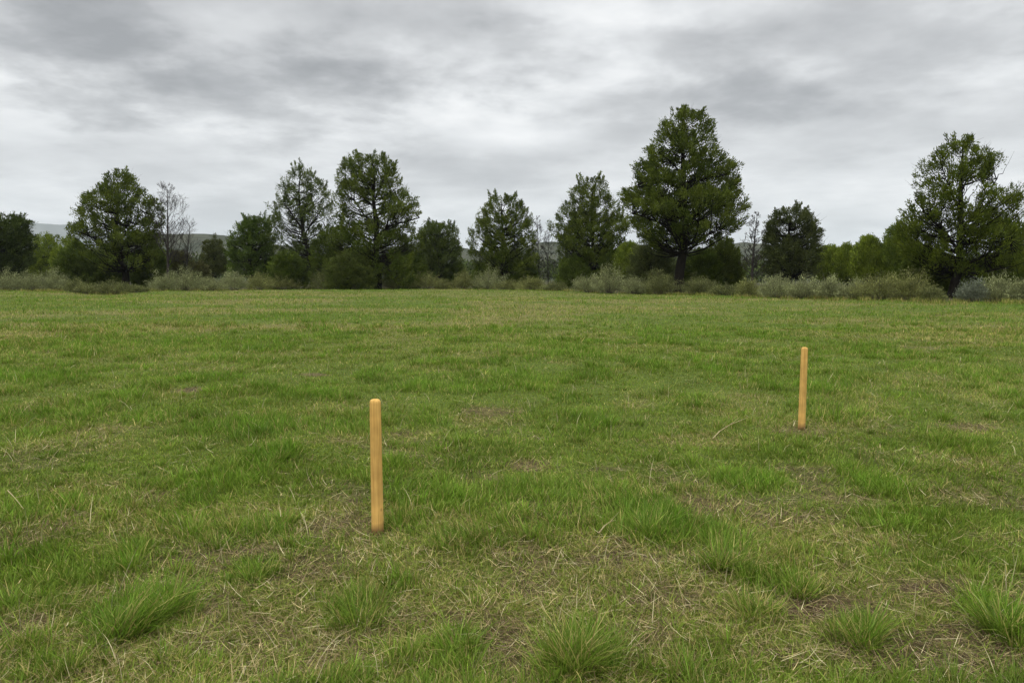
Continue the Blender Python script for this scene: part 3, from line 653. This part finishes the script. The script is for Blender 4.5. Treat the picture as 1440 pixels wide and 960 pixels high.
# ------------------------------------------------------------------ grey-green shrubs
SG = (.11, .12, .045); SA = (.33, .355, .17); SO = (.10, .105, .028); SOA = (.27, .285, .10); SD = (.065, .075, .020); SDA = (.22, .235, .09)
def shrub(px, pyb, top, w, label, c1=SG, c2=SA, seed=0, dd_=0):
    g = np.random.default_rng(300+seed)
    x0, d = ground(px, pyb); d += dd_; x0 = (px-720)/F*d
    z0 = float(relief(np.array([x0]), np.array([d]))[0]); root = empty('grey_shrub', (x0, d, z0))
    tag(root, label, 'shrub', 'grey green shrubs along the edge of the field')
    H = at(px, top, d)[2]-z0; W_ = w*d/F/2
    st = MB(); nst = 26
    tips = []
    nt = 130
    ph = g.uniform(0, 2*math.pi, nt); rr = np.sqrt(g.random(nt)); hh = np.sqrt(np.clip(1-rr**2*.85, 0, 1))*g.uniform(.35, 1.0, nt)
    lob = 1+.22*np.sin(ph*2+seed)+.12*np.sin(ph*5+seed*2)
    T = np.stack([W_*rr*np.cos(ph)*lob, W_*.75*rr*np.sin(ph)*lob, H*np.clip(hh*g.uniform(.7, 1.22, nt), .10, 1.25)], -1)
    for i in range(0, nt, 5):
        st.tube(np.array([[T[i, 0]*.15, T[i, 1]*.15, -.05], [T[i, 0]*.55, T[i, 1]*.55, T[i, 2]*.55], T[i]]), [.022, .013, .005], 4)
    per = int(np.clip(36*(w/50)*(H/1.8)+22, 24, 60))
    idx = np.repeat(np.arange(nt), per); m_ = len(idx); t_ = g.random(m_)
    O = np.stack([T[:, 0]*.25, T[:, 1]*.25, T[:, 2]*.05], -1)
    ax = unit(T-O*.8)
    f = .35+.65*t_**.7
    P = O[idx]*(1-f)[:, None]+T[idx]*f[:, None]+g.normal(0, 1, (m_, 3))*np.array([.12, .12, .09])*(.5+H/3.2)
    P[:, 2] = np.maximum(P[:, 2], .03)
    D = unit(ax[idx]+UP*.5+g.normal(0, .55, (m_, 3)))
    fc = g.random(nt)[idx]*.6+g.random(m_)*.4
    C = np.array(c1)*(1-fc[:, None])+np.array(c2)*fc[:, None]; C *= np.exp(g.normal(0, .25, (m_, 1))+g.normal(0, .22, nt)[idx][:, None])
    sc_ = .75+d/260
    v, q, cc_ = leaves(P, D, sc_*g.uniform(.07, .20, m_), sc_*g.uniform(.02, .045, m_), C, g)
    st.obj('stems', M_stem, root); mesh_obj('foliage', v, q, M_sage, cc_, root)
S = [(12,411.5,379,52,'silvery shrub at the left edge of the picture',SG,SA),
 (48,411.5,381,50,'silvery shrub second from the left edge',SG,SA),
 (80,411.5,383,44,'silvery shrub just left of the dark bushes under the left pine',SG,SA),
 (108,413.5,390,34,'low dull shrub where the silvery row meets the left pine',SD,SDA),
 (125,415,397,46,'low dark grey shrub reaching into the grass below the left pine',SD,SDA),
 (160,415.5,399,40,'low grey shrub at the foot of the forked trunk, left side',SD,SDA),
 (190,414,398,40,'low grey shrub at the foot of the forked trunk, right side',SD,SDA),
 (232,412,385,38,'rounded silvery shrub below the tall bare branched tree',SG,SA),
 (262,411.5,380,44,'silvery shrub between the tall bare branched tree and the small dim tree',SG,SA),
 (296,411,382,48,'pale shrub directly below the small dim tree',SG,SA),
 (330,410,383,44,'pale shrub right of the one under the small dim tree',SG,SA),
 (366,408.5,380,44,'olive shrub at the foot of the leafy bright green tree',SO,SOA),
 (398,407.5,385,40,'olive shrub left of the trunk foot of the open crowned pine',SO,SOA),
 (462,407.5,384,44,'dim olive shrub between the trunks of the two big left pines',SD,SDA),
 (500,407.8,380,46,'dim olive shrub left of the trunk foot of the twin topped pine',SD,SDA),
 (560,407.5,386,46,'pale shrub right of the trunk foot of the twin topped pine',SO,SOA),
 (598,407.5,384,44,'pale brown shrub below the smaller dark tree',SO,SOA),
 (626,407.5,390,30,'small brown shrub under the right side of the smaller dark tree',SO,SOA),
 (652,407.5,383,32,'rounded pale shrub in the gap before the cone shaped pine',SO,SOA),
 (688,408,377,40,'grey shrub at the left foot of the cone shaped pine',SG,SA),
 (716,408.5,390,36,'low grey shrub at the middle of the cone shaped pine',SO,SOA),
 (748,409.5,391,38,'low brown shrub below the thin bare tree',SO,SOA),
 (782,410.5,395,34,'small low shrub at the left foot of the dense rounded pine',SD,SDA),
 (828,412.5,384,46,'silver shrub under the dense rounded pine',SG,SA),
 (858,413.5,375,50,'tallest silver shrub, between the dense rounded pine and the tallest one',SG,SA),
 (893,414,386,46,'silver shrub just right of the tallest silver one',SG,SA),
 (926,414.5,380,40,'dark grey shrub touching the left side of the thick black trunk',SD,SDA),
 (984,415.5,392,40,'thin grey shrub touching the right side of the thick black trunk',SD,SDA),
 (1020,417.5,395,46,'low grey shrub in front of the big rounded olive bush',SD,SDA),
 (1052,418.5,395,36,'low pale shrub left of the foot of the slender bare tree',SO,SOA),
 (1092,420,386,52,'pale sage shrub below the left side of the dome shaped tree',SG,SA),
 (1132,421.5,386,50,'pale sage shrub below the right side of the dome shaped tree',SG,SA),
 (1166,422.5,390,42,'sage shrub under the saplings, nearest to the dome shaped tree',SG,SA),
 (1200,423,390,46,'sage shrub in the middle of the row under the saplings',SG,SA),
 (1238,424,379,56,'largest sage shrub, below the tallest of the saplings',SO,SOA),
 (1280,425,384,52,'sage shrub between the saplings and the leaning trunk',SO,SOA),
 (1312,426,400,36,'low dark shrub just left of the leaning trunk',SD,SDA),
 (1368,426.5,396,46,'bluish grey shrub in the shade right of the leaning trunk',(.10,.115,.075),(.20,.225,.155)),
 (1402,426.5,389,44,'sage shrub second from the right edge',SG,SA),
 (1436,427,384,48,'sage shrub cut off by the right edge of the picture',SG,SA)]
for i, (px, pyb, top, w, lab, c1, c2) in enumerate(S):
    shrub(px, pyb, top-2+4.5*math.sin(i*2.3), w*(1.12+.16*math.sin(i*1.7)), lab, c1, c2, i)

print('T', round(time.time()-T0,1))
# far wood closing the gaps low down behind the trees: too dense and dim to count
g = np.random.default_rng(900)
P = []; D = []; L_ = []; W_ = []; C_ = []
for i in range(520):
    px = g.uniform(-260, 1700); d = g.uniform(135, 230); x = (px-720)/F*d
    t0 = 362+14*(fbm(np.array([px/60.]), np.array([3.]), 5, 3)[0]-.5)*2
    Hh = at(px, t0, d)[2]*g.uniform(.7, 1.05); n = 230
    ph = g.uniform(0, 6.28, n); rr = np.sqrt(g.random(n)); hz = np.sqrt(1-rr**2*.9)*g.random(n)**.5
    p_ = np.stack([x+2.6*rr*np.cos(ph), d+2.6*rr*np.sin(ph), Hh*hz+.1], -1)+g.normal(0, .2, (n, 3))
    P.append(p_); D.append(unit(g.normal(0, .6, (n, 3))+UP)); L_.append(g.uniform(.5, .9, n)); W_.append(g.uniform(.25, .45, n))
    base = np.array([(.045, .06, .02), (.06, .085, .022), (.05, .055, .032)][g.integers(3)])
    C_.append(base*np.exp(g.normal(.1, .3, (n, 1))))
v, q, c = leaves(np.concatenate(P), np.concatenate(D), np.concatenate(L_), np.concatenate(W_), np.concatenate(C_), g)
v[:, 2] = np.maximum(v[:, 2], .02)
o = mesh_obj('far_wood', v, q, M_needle, c); tag(o, 'dim dense wood far behind the treeline, seen through the gaps', 'wood', kind='stuff')

# ------------------------------------------------------------------ hills
def hillmat(name, c1, c2, scale):
    m, t, out = newmat(name); N = t.nodes; K = t.links
    tc = N.new('ShaderNodeTexCoord'); nz = N.new('ShaderNodeTexNoise'); nz.inputs['Scale'].default_value = scale; nz.inputs['Detail'].default_value = 6; nz.inputs['Roughness'].default_value = .6
    K.new(tc.outputs['Object'], nz.inputs[0]); r = N.new('ShaderNodeValToRGB'); K.new(nz.outputs[0], r.inputs[0])
    r.color_ramp.elements[0].position = .38; r.color_ramp.elements[0].color = (*c1, 1); r.color_ramp.elements[1].position = .62; r.color_ramp.elements[1].color = (*c2, 1)
    p = N.new('ShaderNodeBsdfPrincipled'); p.inputs['Roughness'].default_value = 1; p.inputs['Specular IOR Level'].default_value = 0
    K.new(r.outputs[0], p.inputs['Base Color']); K.new(p.outputs[0], out.inputs[0]); return m
def ridge(name, prof, d, deep, mat, nseg, rough, seed, kind_label=None):
    pts = np.array(prof, dtype=float)
    px = np.linspace(pts[0, 0], pts[-1, 0], nseg); py = np.interp(px, pts[:, 0], pts[:, 1])
    py = np.convolve(np.pad(py, 4, 'edge'), np.ones(9)/9, 'valid')
    x = (px-720)/F*d; h = np.array([at(a, b, d)[2] for a, b in zip(px, py)])
    nr = 60; k = np.linspace(-1, 1, nr); V = []
    X, Kk = np.meshgrid(x, k); Hh = np.tile(h, (nr, 1))
    sh = np.cos(Kk*math.pi/2)**1.2
    Yy = d+Kk*deep
    Z = Hh*sh*(1+rough*(fbm(X/deep*5, Yy/deep*5, seed, 5)-.5)*np.abs(Kk)**.5*2)+Hh*.02*(fbm(X/deep*25, Yy/deep*25, seed+5, 3)-.5)-1.0*(np.abs(Kk) > .97)
    V = np.stack([X.ravel(), Yy.ravel(), Z.ravel()], -1)
    i = (np.arange(nr-1)[:, None]*nseg+np.arange(nseg-1)[None]).ravel(); q = np.stack([i, i+1, i+nseg+1, i+nseg], -1)
    o = mesh_obj(name, V, q, mat, None, None, True); tag(o, kind='structure'); return o
M_hill = hillmat('scrubby_hill', (.030, .036, .022), (.075, .078, .052), .02)
M_mount = hillmat('far_mountain', (.06, .07, .055), (.11, .115, .095), .002)
ridge('hill', [(-300,395),(120,372),(200,347),(245,335),(275,329),(292,327.5),(308,330),(322,330.5),(350,334),(400,346),(480,352),(560,350),(610,341),(645,346),(662,352),(700,360),(735,350),(765,339),(785,341),(830,356),(900,356),(1000,349),(1035,341),(1050,344),(1075,353),(1140,362),(1250,368),(1440,370),(1900,392)], 1300, 420, M_hill, 420, .35, 3)
ridge('mountain', [(-900,360),(-400,330),(-150,318),(-30,313),(20,309),(45,310),(62,315),(95,316.5),(120,318),(160,328),(205,352),(260,385)], 8000, 1800, M_mount, 260, .4, 9)

# ------------------------------------------------------------------ haze: the air
HZ = .75e-4
V = np.array([(x, y, z) for x in (-13000, 13000) for y in (-2500, 12500) for z in (-3, 690)], dtype=float)
Q = np.array([(0, 1, 3, 2), (4, 6, 7, 5), (0, 4, 5, 1), (2, 3, 7, 6), (0, 2, 6, 4), (1, 5, 7, 3)])
m, t, out = newmat('pale_air')
pv = t.nodes.new('ShaderNodeVolumePrincipled'); pv.inputs['Density'].default_value = HZ; pv.inputs['Color'].default_value = (.86, .93, 1.0, 1); pv.inputs['Anisotropy'].default_value = .2
t.links.new(pv.outputs[0], out.inputs['Volume'])
o = mesh_obj('haze', V, Q, m); tag(o, 'thin pale haze that fades the far hills', 'haze', kind='stuff')

print('T', round(time.time()-T0,1))
# ------------------------------------------------------------------ sky and sun
SUN_EL, SUN_AZ = R(52), R(-150)   # behind the camera, to the left
w = bpy.data.worlds.new('World'); sc.world = w; w.use_nodes = True
t = w.node_tree; N = t.nodes; K = t.links; N.clear()
out = N.new('ShaderNodeOutputWorld')
def M(op, a, b=None, c=None):
    n = N.new('ShaderNodeMath'); n.operation = op
    for i, v in enumerate((a, b, c)):
        if v is None: continue
        if isinstance(v, (int, float)): n.inputs[i].default_value = v
        else: K.new(v, n.inputs[i])
    return n.outputs[0]
def MR(v, a, b, c, d, smooth=True):
    n = N.new('ShaderNodeMapRange'); n.interpolation_type = 'SMOOTHSTEP' if smooth else 'LINEAR'
    K.new(v, n.inputs[0])
    for i, q in enumerate((a, b, c, d)): n.inputs[i+1].default_value = q
    return n.outputs[0]
tc = N.new('ShaderNodeTexCoord'); dirv = tc.outputs['Generated']
sx = N.new('ShaderNodeSeparateXYZ'); K.new(dirv, sx.inputs[0])
zz = M('MAXIMUM', sx.outputs[2], 0.0)
den = M('ADD', zz, .15)
cxz = N.new('ShaderNodeCombineXYZ'); K.new(M('DIVIDE', sx.outputs[0], den), cxz.inputs[0]); K.new(M('DIVIDE', sx.outputs[1], den), cxz.inputs[1])
def noise(scale, detail, rough, off, dist=0):
    mp = N.new('ShaderNodeMapping'); mp.inputs['Location'].default_value = off; K.new(cxz.outputs[0], mp.inputs[0])
    n = N.new('ShaderNodeTexNoise'); n.inputs['Scale'].default_value = scale; n.inputs['Detail'].default_value = detail
    n.inputs['Roughness'].default_value = rough; n.inputs['Distortion'].default_value = dist; K.new(mp.outputs[0], n.inputs['Vector']); return n.outputs[0]
na = noise(1.05, 4, .42, (3.1, 1.7, 0), .1)
nb = noise(2.6, 5, .56, (8.3, 4.1, 2), .1)
nc = noise(6.5, 4, .55, (1.3, 7.7, 5), .1)
base = M('ADD', M('ADD', M('MULTIPLY', na, .58), M('MULTIPLY', nb, .34)), M('MULTIPLY', nc, .13))
v = MR(base, .385, .675, -.5, .5, False)
amp = MR(zz, 0, .30, .62, 1.0)
v = M('MULTIPLY', v, M('MULTIPLY', amp, 1.15))
# broad cloud masses, placed by direction in the sky
BL = [(330,118,210,50,-.95),(60,70,120,45,-.12),(640,85,130,42,-.22),(1160,60,260,60,-.24),(890,120,150,60,-.35),(60,60,130,60,-.2),(560,20,160,25,-.22),(1420,60,150,50,-.18),
      (345,25,90,24,.20),(740,196,75,14,.42),(850,72,60,22,.32),(250,175,240,18,.34),(620,140,120,13,.20),(60,200,120,26,.20),(720,30,80,18,.18),
      (1180,215,260,30,.14),(1150,120,120,26,-.14),(600,240,160,18,-.12),(130,250,130,14,-.12),(760,280,140,16,.12),(1240,290,140,16,.12),(950,110,120,20,-.05)]
for px, py, rx, ry, s in BL:
    a_, b_, c_ = ray(px, py); ln = math.sqrt(a_*a_+b_*b_+c_*c_)
    sub = N.new('ShaderNodeVectorMath'); sub.operation = 'SUBTRACT'; K.new(dirv, sub.inputs[0]); sub.inputs[1].default_value = (a_/ln, b_/ln, c_/ln)
    ml = N.new('ShaderNodeVectorMath'); ml.operation = 'MULTIPLY'; K.new(sub.outputs[0], ml.inputs[0]); ml.inputs[1].default_value = (F/(rx*1.35), 2.5, F/(ry*1.35))
    le = N.new('ShaderNodeVectorMath'); le.operation = 'LENGTH'; K.new(ml.outputs[0], le.inputs[0])
    q = M('ADD', le.outputs['Value'], M('MULTIPLY_ADD', nb, 2.6, -1.3))
    v = M('ADD', v, MR(q, 0, 1.25, s, 0))
v = M('ADD', v, MR(zz, 0, .16, .22, -.02))
# grey of the cloud sheet
cr = N.new('ShaderNodeValToRGB'); K.new(MR(v, -1.3, 1.0, 0, 1, False), cr.inputs[0]); e = cr.color_ramp.elements
e[0].position = 0; e[0].color = (.27, .275, .285, 1); e[1].position = 1; e[1].color = (1.0, 1.0, .99, 1)
q = e.new(.24); q.color = (.36, .366, .376, 1); q = e.new(.89); q.color = (.93, .93, .925, 1); q = e.new(.474); q.color = (.51, .517, .525, 1); q = e.new(.643); q.color = (.68, .69, .697, 1)
zen = MR(zz, .36, .95, 1.0, 3.2)        # an overcast sky is about three times brighter overhead than low down
sv = N.new('ShaderNodeVectorMath'); sv.operation = 'SCALE'; K.new(cr.outputs[0], sv.inputs[0]); K.new(zen, sv.inputs['Scale'])
bg1 = N.new('ShaderNodeBackground'); K.new(sv.outputs[0], bg1.inputs[0]); bg1.inputs[1].default_value = 1.0
sky = N.new('ShaderNodeTexSky'); sky.sky_type = 'NISHITA'; sky.sun_disc = False; sky.sun_elevation = SUN_EL; sky.sun_rotation = SUN_AZ+R(180)
bg2 = N.new('ShaderNodeBackground'); K.new(sky.outputs[0], bg2.inputs[0]); bg2.inputs[1].default_value = .05
mx = N.new('ShaderNodeMixShader'); mx.inputs[0].default_value = .05; K.new(bg1.outputs[0], mx.inputs[1]); K.new(bg2.outputs[0], mx.inputs[2]); K.new(mx.outputs[0], out.inputs[0])
w.cycles.sampling_method = 'MANUAL'; w.cycles.sample_map_resolution = 512
sl = bpy.data.lights.new('sun', 'SUN'); sl.energy = 1.0; sl.angle = R(25); sl.color = (1, .97, .92)
so = bpy.data.objects.new('sun', sl); col.objects.link(so); so.location = (0, 0, 50)
so.rotation_euler = (R(90)-SUN_EL, 0, R(-35))
sc.view_settings.view_transform = 'Standard'; sc.view_settings.look = 'None'; sc.view_settings.exposure = .30; sc.view_settings.gamma = 1
sc.cycles.max_bounces = 6; sc.cycles.diffuse_bounces = 3; sc.cycles.transmission_bounces = 3; sc.cycles.volume_bounces = 1; sc.cycles.transparent_max_bounces = 8
sc.cycles.use_denoising = True
print('T', time.time()-T0)
